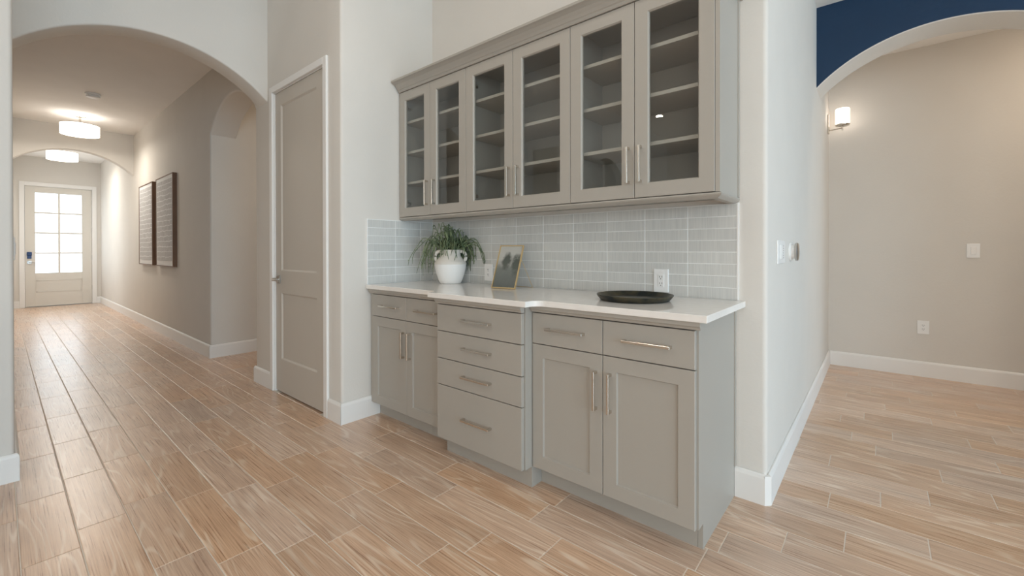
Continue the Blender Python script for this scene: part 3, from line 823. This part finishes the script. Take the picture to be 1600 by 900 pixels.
# wall cabinets
YU, ZU0, ZU1 = 1.917, 1.397, 2.309
def wall_cab(x0, x1, xm, doors, label, handles, end=False, cx=None):
    r_ = thing('wall_cabinet', label, 'cabinet', ((x0+x1)/2, 2.08, ZU0-.02))
    t = .018; yb_ = YU+.022
    zb, zt = ZU0-.002, ZU1+.012
    b__ = BM().box(x0, x0+t, yb_, YB-.002, zb, zt).box(x1-t, x1, yb_, YB-.002, zb, zt)
    b__.box(x0+t, x1-t, yb_, YB-.002, zb, zb+t).box(x0+t, x1-t, yb_, YB-.002, zt-t, zt).box(x0+t, x1-t, YB-.010, YB-.002, zb+t, zt-t)
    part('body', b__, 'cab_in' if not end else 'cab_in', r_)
    if end:
        part('end_panel', BM().box(x1, x1+.018, YU+.004, YB-.002, zb, zt), 'cab', r_)
        part('scribe_strip', BM().box(x1+.018, x1+.023, YB-.022, YB-.003, zb+.002, zt), 'cab', r_)
    for zs_ in (2.084, 1.861, 1.637):
        part('shelf', BM().box(x0+t, x1-t, 1.953, YB-.011, zs_, zs_+.018, .001), 'cab', r_)
    for (a, c), hx in zip(doors, handles):
        d_ = part('door', shaker(a, c, ZU0, ZU1, YU, .062, .020, True), 'cab', r_)
        part('glass_pane', BM().box(a+.060, c-.060, YU+.010, YU+.013, ZU0+.060, ZU1-.060), 'glass', d_, 'clear glass pane')
        part('handle', pull(hx, 1.55, YU, .17, True), 'nickel', d_, 'brushed nickel bar pull')
        left = hx > (a+c)/2
        for hz in (2.205, 1.50):
            hx_ = x0+t if left else x1-t
            s = 1 if left else -1
            q_ = BM()
            q_.box(min(hx_, hx_+s*.012), max(hx_, hx_+s*.012), YU+.03, YU+.085, hz-.009, hz+.009, .002)
            q_.box(min(hx_, hx_+s*.045), max(hx_, hx_+s*.045), YU+.0205, YU+.034, hz-.022, hz+.022, .003)
            part('hinge', q_, 'steel', d_, 'steel concealed hinge')
    return r_
e = .0015
wall_cab(-2.705, -2.002, None, [(-2.703, -2.355-e), (-2.355+e, -2.001-e)], 'glass-door wall cabinet beside the return wall', (-2.383, -2.304))
wall_cab(-2.000, -1.223, None, [(-2.001+e, -1.612-e), (-1.612+e, -1.222-e)], 'wider glass-door wall cabinet in the middle of the row', (-1.637, -1.571))
wall_cab(-1.221, -.517, None, [(-1.222+e, -.870-e), (-.870+e, -.5185)], 'glass-door wall cabinet with exposed end panel', (-.898, -.838), True)
# crown moulding, wrapping the right end
def sweep(prof, path_n):
    """prof [(out, z)], path [(x, y, nx, ny)] with mitred normals"""
    return BM().loops([[(px+nx*o_, py+ny*o_, z_) for o_, z_ in prof] for px, py, nx, ny in path_n])
zc0 = ZU1+.003
cp = [(-.03, zc0+.0), (.018, zc0), (.022, zc0+.006), (.024, zc0+.014), (.030, zc0+.018), (.038, zc0+.030), (.052, zc0+.045), (.070, zc0+.054), (.082, zc0+.058), (.084, zc0+.070), (-.03, zc0+.070)]
yo = YU+.012
b_ = sweep(cp, [(-2.7045, yo, 0, -1), (-.499, yo, 1, -1), (-.499, YB-.002, 1, 0)])
tag(part('crown_molding', b_, 'cab'), 'greige crown moulding running along the top of the wall cabinets', 'molding')
lp = [(-.04, ZU0-.004), (.004, ZU0-.004), (.008, ZU0-.010), (.004, ZU0-.016), (-.012, ZU0-.027), (-.04, ZU0-.027)]
b_ = sweep(lp, [(-2.7045, YU+.006, 0, -1), (-.499, YU+.006, 1, -1), (-.499, YB-.009, 1, 0)])
tag(part('light_rail', b_, 'cab'), 'narrow greige light rail under the wall cabinets', 'molding')

# kitchen cabinets on the left wall, seen only as reflections in the glass doors (built facing -y, then turned to face +x)
def kitchen_unit(name, label, yc_, w, z0, z1, dep, hz, top=False):
    r_ = thing(name, label, 'cabinet', (-3.308, yc_, 0))
    ox, oy = -3.308, yc_
    def sh(b__): return b__
    part('body', BM().box(ox-w/2, ox+w/2, oy-dep+.022, oy, z0, z1), 'cab', r_)
    for s_ in (-1, 1):
        a, c = (ox-w/2, ox-.0015) if s_ < 0 else (ox+.0015, ox+w/2)
        d_ = part('door', shaker(a, c, z0+.012 if top else z0, z1-.004, oy-dep), 'cab', r_)
        part('handle', pull(ox+s_*.035, hz, oy-dep, .168, True), 'nickel', d_, 'brushed nickel bar pull')
    if top: part('worktop', BM().box(ox-w/2, ox+w/2, oy-dep-.03, oy, z1, z1+.028, .002), 'quartz', r_, 'white quartz worktop')
    r_.rotation_euler.z = math.pi/2
kitchen_unit('wall_cabinet', 'two-door greige kitchen wall cabinet reflected in the glass', -1.08, 1.2, 1.42, 2.40, .36, 1.55)
kitchen_unit('base_cabinet', 'two-door greige kitchen base cabinet opposite the glass doors', -1.08, 1.2, .0, .888, .62, .72, True)

# ------------------------------------------------------------------ outlets, switches, thermostat
def wall_plate(name, label, cat, c, n, w, h_, kind, group=None):
    """c centre on the wall face, n outward normal (axis aligned)"""
    n = Vector(n); t = Vector((0, 0, 1)).cross(n)
    r_ = thing(name, label, cat, (c[0], c[1], c[2]), group)
    C_ = Vector(c)
    def bx(b__, a0, a1, z0, z1, d0, d1, bev=0):
        p, q_ = C_+t*a0+n*d0+Vector((0, 0, z0)), C_+t*a1+n*d1+Vector((0, 0, z1))
        lo = [min(p[i], q_[i]) for i in range(3)]; hi = [max(p[i], q_[i]) for i in range(3)]
        return b__.box(lo[0], hi[0], lo[1], hi[1], lo[2], hi[2], bev)
    part('plate', bx(BM(), -w/2, w/2, -h_/2, h_/2, .0003, .007, .002), 'white_plastic', r_)
    if kind == 'outlet':
        part('receptacle', bx(BM(), -.0165, .0165, -.033, .033, .007, .009, .001), 'white_plastic', r_)
        b__ = BM()
        for s in (-1, 1):
            for a in (-.006, .006): bx(b__, a-.0012, a+.0012, s*.017-.001, s*.017+.008, .009, .0094)
            bx(b__, -.0022, .0022, s*.017-.010, s*.017-.005, .009, .0094)
        part('slots', b__, 'slot', r_, 'dark socket slots')
    elif kind == 'switch':
        part('rocker', bx(BM(), -.0165, .0165, -.033, .033, .007, .011, .002), 'white_plastic', r_)
    elif kind == 'keypad':
        part('rocker', bx(BM(), -.05, .02, -.036, .036, .007, .012, .002), 'white_plastic', r_)
        b__ = BM()
        for i in range(6): bx(b__, .045, .056, -.032+.012*i, -.026+.012*i, .007, .0085)
        part('buttons', b__, 'slot', r_, 'column of small grey buttons')
    return r_
wall_plate('electrical_outlet', 'white duplex outlet on the tiles behind the dark tray', 'outlet', (-.8625, YT, .994), (0, -1, 0), .078, .12, 'outlet')
wall_plate('electrical_outlet', 'white duplex outlet on the tiles between plant and picture frame', 'outlet', (-2.093, YT, .997), (0, -1, 0), .078, .12, 'outlet')
wall_plate('electrical_outlet', 'white duplex outlet low on the beige far wall', 'outlet', (.314, YFAR, .447), (0, -1, 0), .08, .12, 'outlet')
wall_plate('light_switch', 'white rocker switch on the beige far wall', 'switch', (.626, YFAR, 1.142), (0, -1, 0), .08, .122, 'switch')
wall_plate('wall_control', 'white control plate on the right wall beside the thermostat', 'control', (XR, 2.565, 1.142), (1, 0, 0), .21, .117, 'keypad')
wall_plate('light_switch', 'white switch plate at the near end of the hallway', 'switch', (-3.50, YHL, 1.165), (0, 1, 0), .08, .12, 'switch')
r_ = thing('thermostat', 'round silver-rimmed thermostat on the right wall', 'thermostat', (XR, 2.885, 1.142))
part('back_plate', BM().lathe([(.052, .0003), (.052, .006), (.046, .010), (.040, .012)], (XR, 2.885, 1.142), 28, 0), 'white_plastic', r_, 'pale round back plate', True)
part('neck', BM().lathe([(.040, .011), (.040, .026)], (XR, 2.885, 1.142), 28, 0), 'white_plastic', r_, None, True)
part('dial', BM().lathe([(.044, .026), (.050, .028), (.050, .038), (.046, .041), (.001, .0415)], (XR, 2.885, 1.142), 28, 0), 'steel', r_, 'polished metal dial', True)

# ------------------------------------------------------------------ lamps
def drum_lamp(x, y, label, zc=3.07):
    r_ = thing('ceiling_lamp', label, 'lamp', (x, y, zc), 'drum lamps along the hallway')
    part('canopy', BM().lathe([(.065, -.0003), (.065, -.012), (.055, -.02), (.012, -.022), (.012, -.15)], (x, y, zc), 28), 'nickel', r_, 'metal ceiling canopy', True)
    sh = BM()
    n = 40
    z0, z1, R0 = zc-.275, zc-.135, .205
    rings = []
    for (rr, zz) in ((R0, z0), (R0, z1), (R0-.004, z1), (R0-.004, z0)):
        rings.append([(x+rr*math.cos(2*math.pi*j/n), y+rr*math.sin(2*math.pi*j/n), zz) for j in range(n)])
    sh.loops(rings, ring=True)
    part('shade', sh, 'lampglass', r_, 'glowing white drum shade', True)
    part('diffuser', BM().lathe([(R0-.006, .006), (R0-.006, .010)], (x, y, z0), n), 'lampglass', r_, 'glowing white diffuser disc')
    part('finial', BM().lathe([(.004, -.014), (.012, -.010), (.014, 0), (.006, .012)], (x, y, z0), 14), 'nickel', r_, 'small metal finial', True)
    q_ = BM()
    for zz in (z0+.001, z1-.001):
        q_.loops([[(x+(R0+a)*math.cos(2*math.pi*j/n), y+(R0+a)*math.sin(2*math.pi*j/n), zz+b__) for j in range(n)] for a, b__ in ((.0005, -.003), (.003, -.003), (.003, .003), (.0005, .003))], ring=True)
    part('shade_band', q_, 'nickel', r_, 'thin metal band of the shade')
    area_light('drum_lamp_down', (x, y, z0-.004), (0, 0, -1), .38, .38, 20, SOFT, True)
drum_lamp(-8.66, .757, 'glowing white drum ceiling lamp before the second hallway arch')
drum_lamp(-11.3, .757, 'glowing white drum ceiling lamp beyond the second arch, before the front door')
r_ = thing('smoke_detector', 'white round smoke detector on the hallway ceiling', 'smoke detector', (-7.34, .757, 3.07))
part('base', BM().lathe([(.072, -.0003), (.072, -.018), (.066, -.022)], (-7.34, .757, 3.07), 28), 'white_plastic', r_, None, True)
part('cap', BM().lathe([(.058, -.022), (.058, -.026), (.066, -.030), (.062, -.044), (.048, -.050)], (-7.34, .757, 3.07), 28), 'white_plastic', r_, None, True)

# sconce on the right wall behind the blue arch
SX, SY = XR, 5.243
r_ = thing('wall_sconce', 'brushed metal wall sconce with glowing white glass behind the blue arch', 'lamp', (SX, SY, 2.38))
part('backplate', BM().box(SX+.0003, SX+.016, SY-.03, SY+.03, 2.285, 2.468, .003), 'nickel', r_, 'brushed metal backplate')
part('arm', BM().tube([(SX+.016, SY, 2.315), (SX+.118, SY, 2.322)], .006, 8).lathe([(.004, -.035), (.006, -.02), (.006, .02)], (SX+.118, SY, 2.33), 10), 'nickel', r_, None, True)
part('cup', BM().lathe([(.02, 0), (.05, .006), (.058, .016), (.058, .024)], (SX+.118, SY, 2.335), 28), 'nickel', r_, None, True)
part('shade', BM().lathe([(.050, 0), (.055, .004), (.056, .14), (.052, .146)], (SX+.118, SY, 2.36), 28), 'sconceglass', r_, 'glowing white glass shade', True)
# unseen lamp added to brighten the far wall, and the side passage's ceiling lamp
for x_, y_, z_, w_, lb in ((1.7, 5.0, 2.99, 16, 'added unseen downlight that brightens the small room behind the blue arch'), (-4.82, 3.2, 3.07, 14, 'round recessed downlight of the side passage')):
    r_ = thing('recessed_light', lb, 'lamp', (x_, y_, z_))
    part('trim_ring', BM().lathe([(.082, -.0003), (.082, -.004), (.062, -.006)], (x_, y_, z_), 28), 'white_plastic', r_, None, True)
    part('lens', BM().lathe([(.060, -.006), (.058, -.0075)], (x_, y_, z_), 28), 'can', r_, 'glowing lens')
    area_light('downlight', (x_, y_, z_-.012), (0, 0, -1), .11, .11, w_, WARM, True)
# recessed downlights in the kitchen ceiling
for x_, y_ in ((-2.8, -3.29), (-1.2, -1.4), (.6, -3.29), (-1.6, .9), (.9, .9), (2.6, -1.2)):
    r_ = thing('recessed_light', 'round recessed ceiling downlight of the kitchen', 'lamp', (x_, y_, CEIL), 'recessed kitchen downlights')
    part('trim_ring', BM().lathe([(.082, -.0003), (.082, -.004), (.062, -.006)], (x_, y_, CEIL), 28), 'white_plastic', r_, None, True)
    part('lens', BM().lathe([(.060, -.006), (.058, -.0075)], (x_, y_, CEIL), 28), 'can', r_, 'glowing lens')
    area_light('downlight', (x_, y_, CEIL-.012), (0, 0, -1), .11, .11, 8, SOFT, True)

# ------------------------------------------------------------------ hallway pictures
def hall_picture(x0, x1, label):
    zc0_, zc1_ = .942, 2.140
    y1, y0 = YD-.0005, YD-.047
    r_ = thing('wall_picture', label, 'picture', ((x0+x1)/2, y1, zc0_), 'pair of woven pictures in the hallway')
    def rect(i, y_): return [(x0+i, y_, zc0_+i), (x1-i, y_, zc0_+i), (x1-i, y_, zc1_-i), (x0+i, y_, zc1_-i)]
    part('frame', BM().loops([rect(0, y1), rect(0, y0), rect(.012, y0), rect(.012, y1)], ring=True), 'frame_wood', r_, 'brown wooden box frame')
    part('mount', BM().box(x0+.012, x1-.012, y0+.006, y1, zc0_+.012, zc1_-.012), 'mat_white', r_, 'white backing board')
    part('textile', BM().box(x0+.06, x1-.06, y0+.003, y0+.0055, zc0_+.075, zc1_-.06), 'textile', r_, 'grey woven panel with pale bands')
hall_picture(-8.82, -7.915, 'grey woven picture in brown frame, the one next to the far arch')
hall_picture(-7.69, -6.79, 'grey woven picture in brown frame, the one next to the side passage')

# ------------------------------------------------------------------ things on the worktop
ZC = .916
PX, PY = -2.335, 2.085
r_ = thing('plant_pot', 'white two-handled stoneware pot holding a trailing green plant', 'pot', (PX, PY, ZC))
part('vessel', BM().lathe([(.066, .0003), (.074, .004), (.084, .025), (.098, .065), (.108, .105), (.111, .138)], (PX, PY, ZC), 40), 'pot', r_, 'smooth white lower body', True)
part('neck', BM().lathe([(.1125, .138), (.1125, .146), (.104, .158), (.088, .176), (.074, .196), (.070, .218), (.076, .238), (.072, .241), (.062, .225), (.060, .19)], (PX, PY, ZC), 40), 'pot_raw', r_, 'rough upper body and neck', True)
for s in (-1, 1):
    pth = []
    for i in range(13):
        a = -1.15+2.75*i/12
        d = .078+.031*math.cos(a)
        z = .190+.040*math.sin(a)
        pth.append(Vector((PX, PY, ZC+z)) + cR*(s*d))
    pth[0] = Vector((PX, PY, ZC+.152)) + cR*(s*.100)
    pth[-1] = Vector((PX, PY, ZC+.228)) + cR*(s*.070)
    part('handle', BM().tube(pth, .0125, 10), 'pot_raw', r_, 'thick loop handle', True)
rnd = random.Random(11)
fol = BM()
for i in range(200):
    a = rnd.uniform(0, 2*math.pi)
    di = Vector((math.cos(a), math.sin(a), 0))
    lat = di.dot(cR)
    side = cR.dot(di)
    fwd = di.dot(cF)                     # the plant leans away from the room, towards the corner
    if fwd < -.25 and rnd.random() < .8: continue
    reach = rnd.uniform(.08, .20)*(1.0+.3*abs(lat))
    rise = rnd.uniform(.07, .15) if rnd.random() < .7 else rnd.uniform(.15, .235)
    drop = rnd.uniform(.05, .17)
    if lat > .2: drop *= .8; rise *= .8
    if rise > .15: reach *= .5; drop *= .6
    if fwd < -.25: reach *= .5; drop *= .4
    p0 = Vector((PX, PY, ZC+.20)) + di*rnd.uniform(0, .05)
    pth = []
    ph = rnd.uniform(0, 6.28)
    n = 11
    for k_ in range(n+1):
        t = k_/n
        r__ = reach*(1-(1-t)**1.6)
        z = rise*math.sin(min(1, t*1.9)*math.pi/2)*1.0 - max(0, t-.35)**1.5*(drop+rise)*1.9
        q_ = p0 + di*r__ + Vector((0, 0, .02+z))
        q_ += Vector((math.sin(ph+t*9)*.008, math.cos(ph*1.3+t*8)*.008, math.sin(ph*2+t*11)*.005))*min(1, t*3)
        q_.y = min(q_.y, YT-.006); q_.x = max(q_.x, XT+.006); q_.z = max(q_.z, ZC+.012)
        pth.append(q_)
    fol.tube(pth, [.0026]*(n-2)+[.0024, .002, .0012], 5)
    # short curled side shoots
    for k_ in range(2, n, 2):
        if rnd.random() < .75:
            q_ = pth[k_]
            v = Vector((rnd.uniform(-1, 1), rnd.uniform(-1, 1), rnd.uniform(-1.2, .5))).normalized()*rnd.uniform(.014, .034)
            e1 = q_+v*.6+Vector((0, 0, .003)); e2 = q_+v
            for w_ in (e1, e2): w_.y = min(w_.y, YT-.005); w_.x = max(w_.x, XT+.005); w_.z = max(w_.z, ZC+.008)
            fol.tube([q_, e1, e2], [.0024, .0024, .001], 4)
o = part('foliage', fol, 'leaf', r_, 'mass of thin trailing green stems', True); o['kind'] = 'stuff'

# small easel frame: built flat, then leaned back and turned
fw, fh, lean, turn = .174, .285, math.radians(22), math.radians(8.0)
base = Vector((-1.754, 1.989, ZC+.0042))
r_ = thing('photo_frame', 'thin gold easel frame with a grey landscape photo', 'picture frame', base)
MX = Matrix.Translation(base) @ Matrix.Rotation(turn, 4, 'Z') @ Matrix.Rotation(-lean, 4, 'X')
def fpart(name, b__, mat, label=None, parent=r_):
    me = bpy.data.meshes.new(name); b__.bm.to_mesh(me); b__.bm.free(); me.materials.append(M[mat])
    o_ = bpy.data.objects.new(name, me); COL.objects.link(o_); o_.parent = parent
    o_.matrix_local = Matrix.Translation(-base) @ MX
    if label: o_['label'] = label
    return o_
def frect(i, y_): return [(-fw/2+i, y_, i), (fw/2-i, y_, i), (fw/2-i, y_, fh-i), (-fw/2+i, y_, fh-i)]
fpart('frame', BM().loops([frect(0, .010), frect(0, 0), frect(.006, 0), frect(.006, .010)], ring=True), 'gold', 'thin gold metal frame')
fpart('photo', BM().box(-fw/2+.0055, fw/2-.0055, .005, .006, .0055, fh-.0055), 'print', 'grey misty landscape with trees')
zf = .19
top = MX @ Vector((fw/2, .008, zf)); top2 = MX @ Vector((-fw/2, .008, zf))
f1, f2 = Vector((-1.668, 2.178, ZC+.002)), Vector((-1.832, 2.190, ZC+.002))
part('easel_wire', BM().tube([top, f1, f2, top2], .0018, 6), 'gold', r_, 'gold wire easel leg')

# round shallow tray
r_ = tag(part('serving_tray', BM().lathe([(.150, .0003), (.158, .002), (.172, .018), (.177, .026), (.176, .028), (.172, .026), (.154, .007), (.146, .005), (.001, .005)], (-.885, 1.95, ZC), 56), 'tray', None, None, True, (-.885, 1.95, ZC)),
         'round dark patina metal tray lying on the worktop', 'tray')
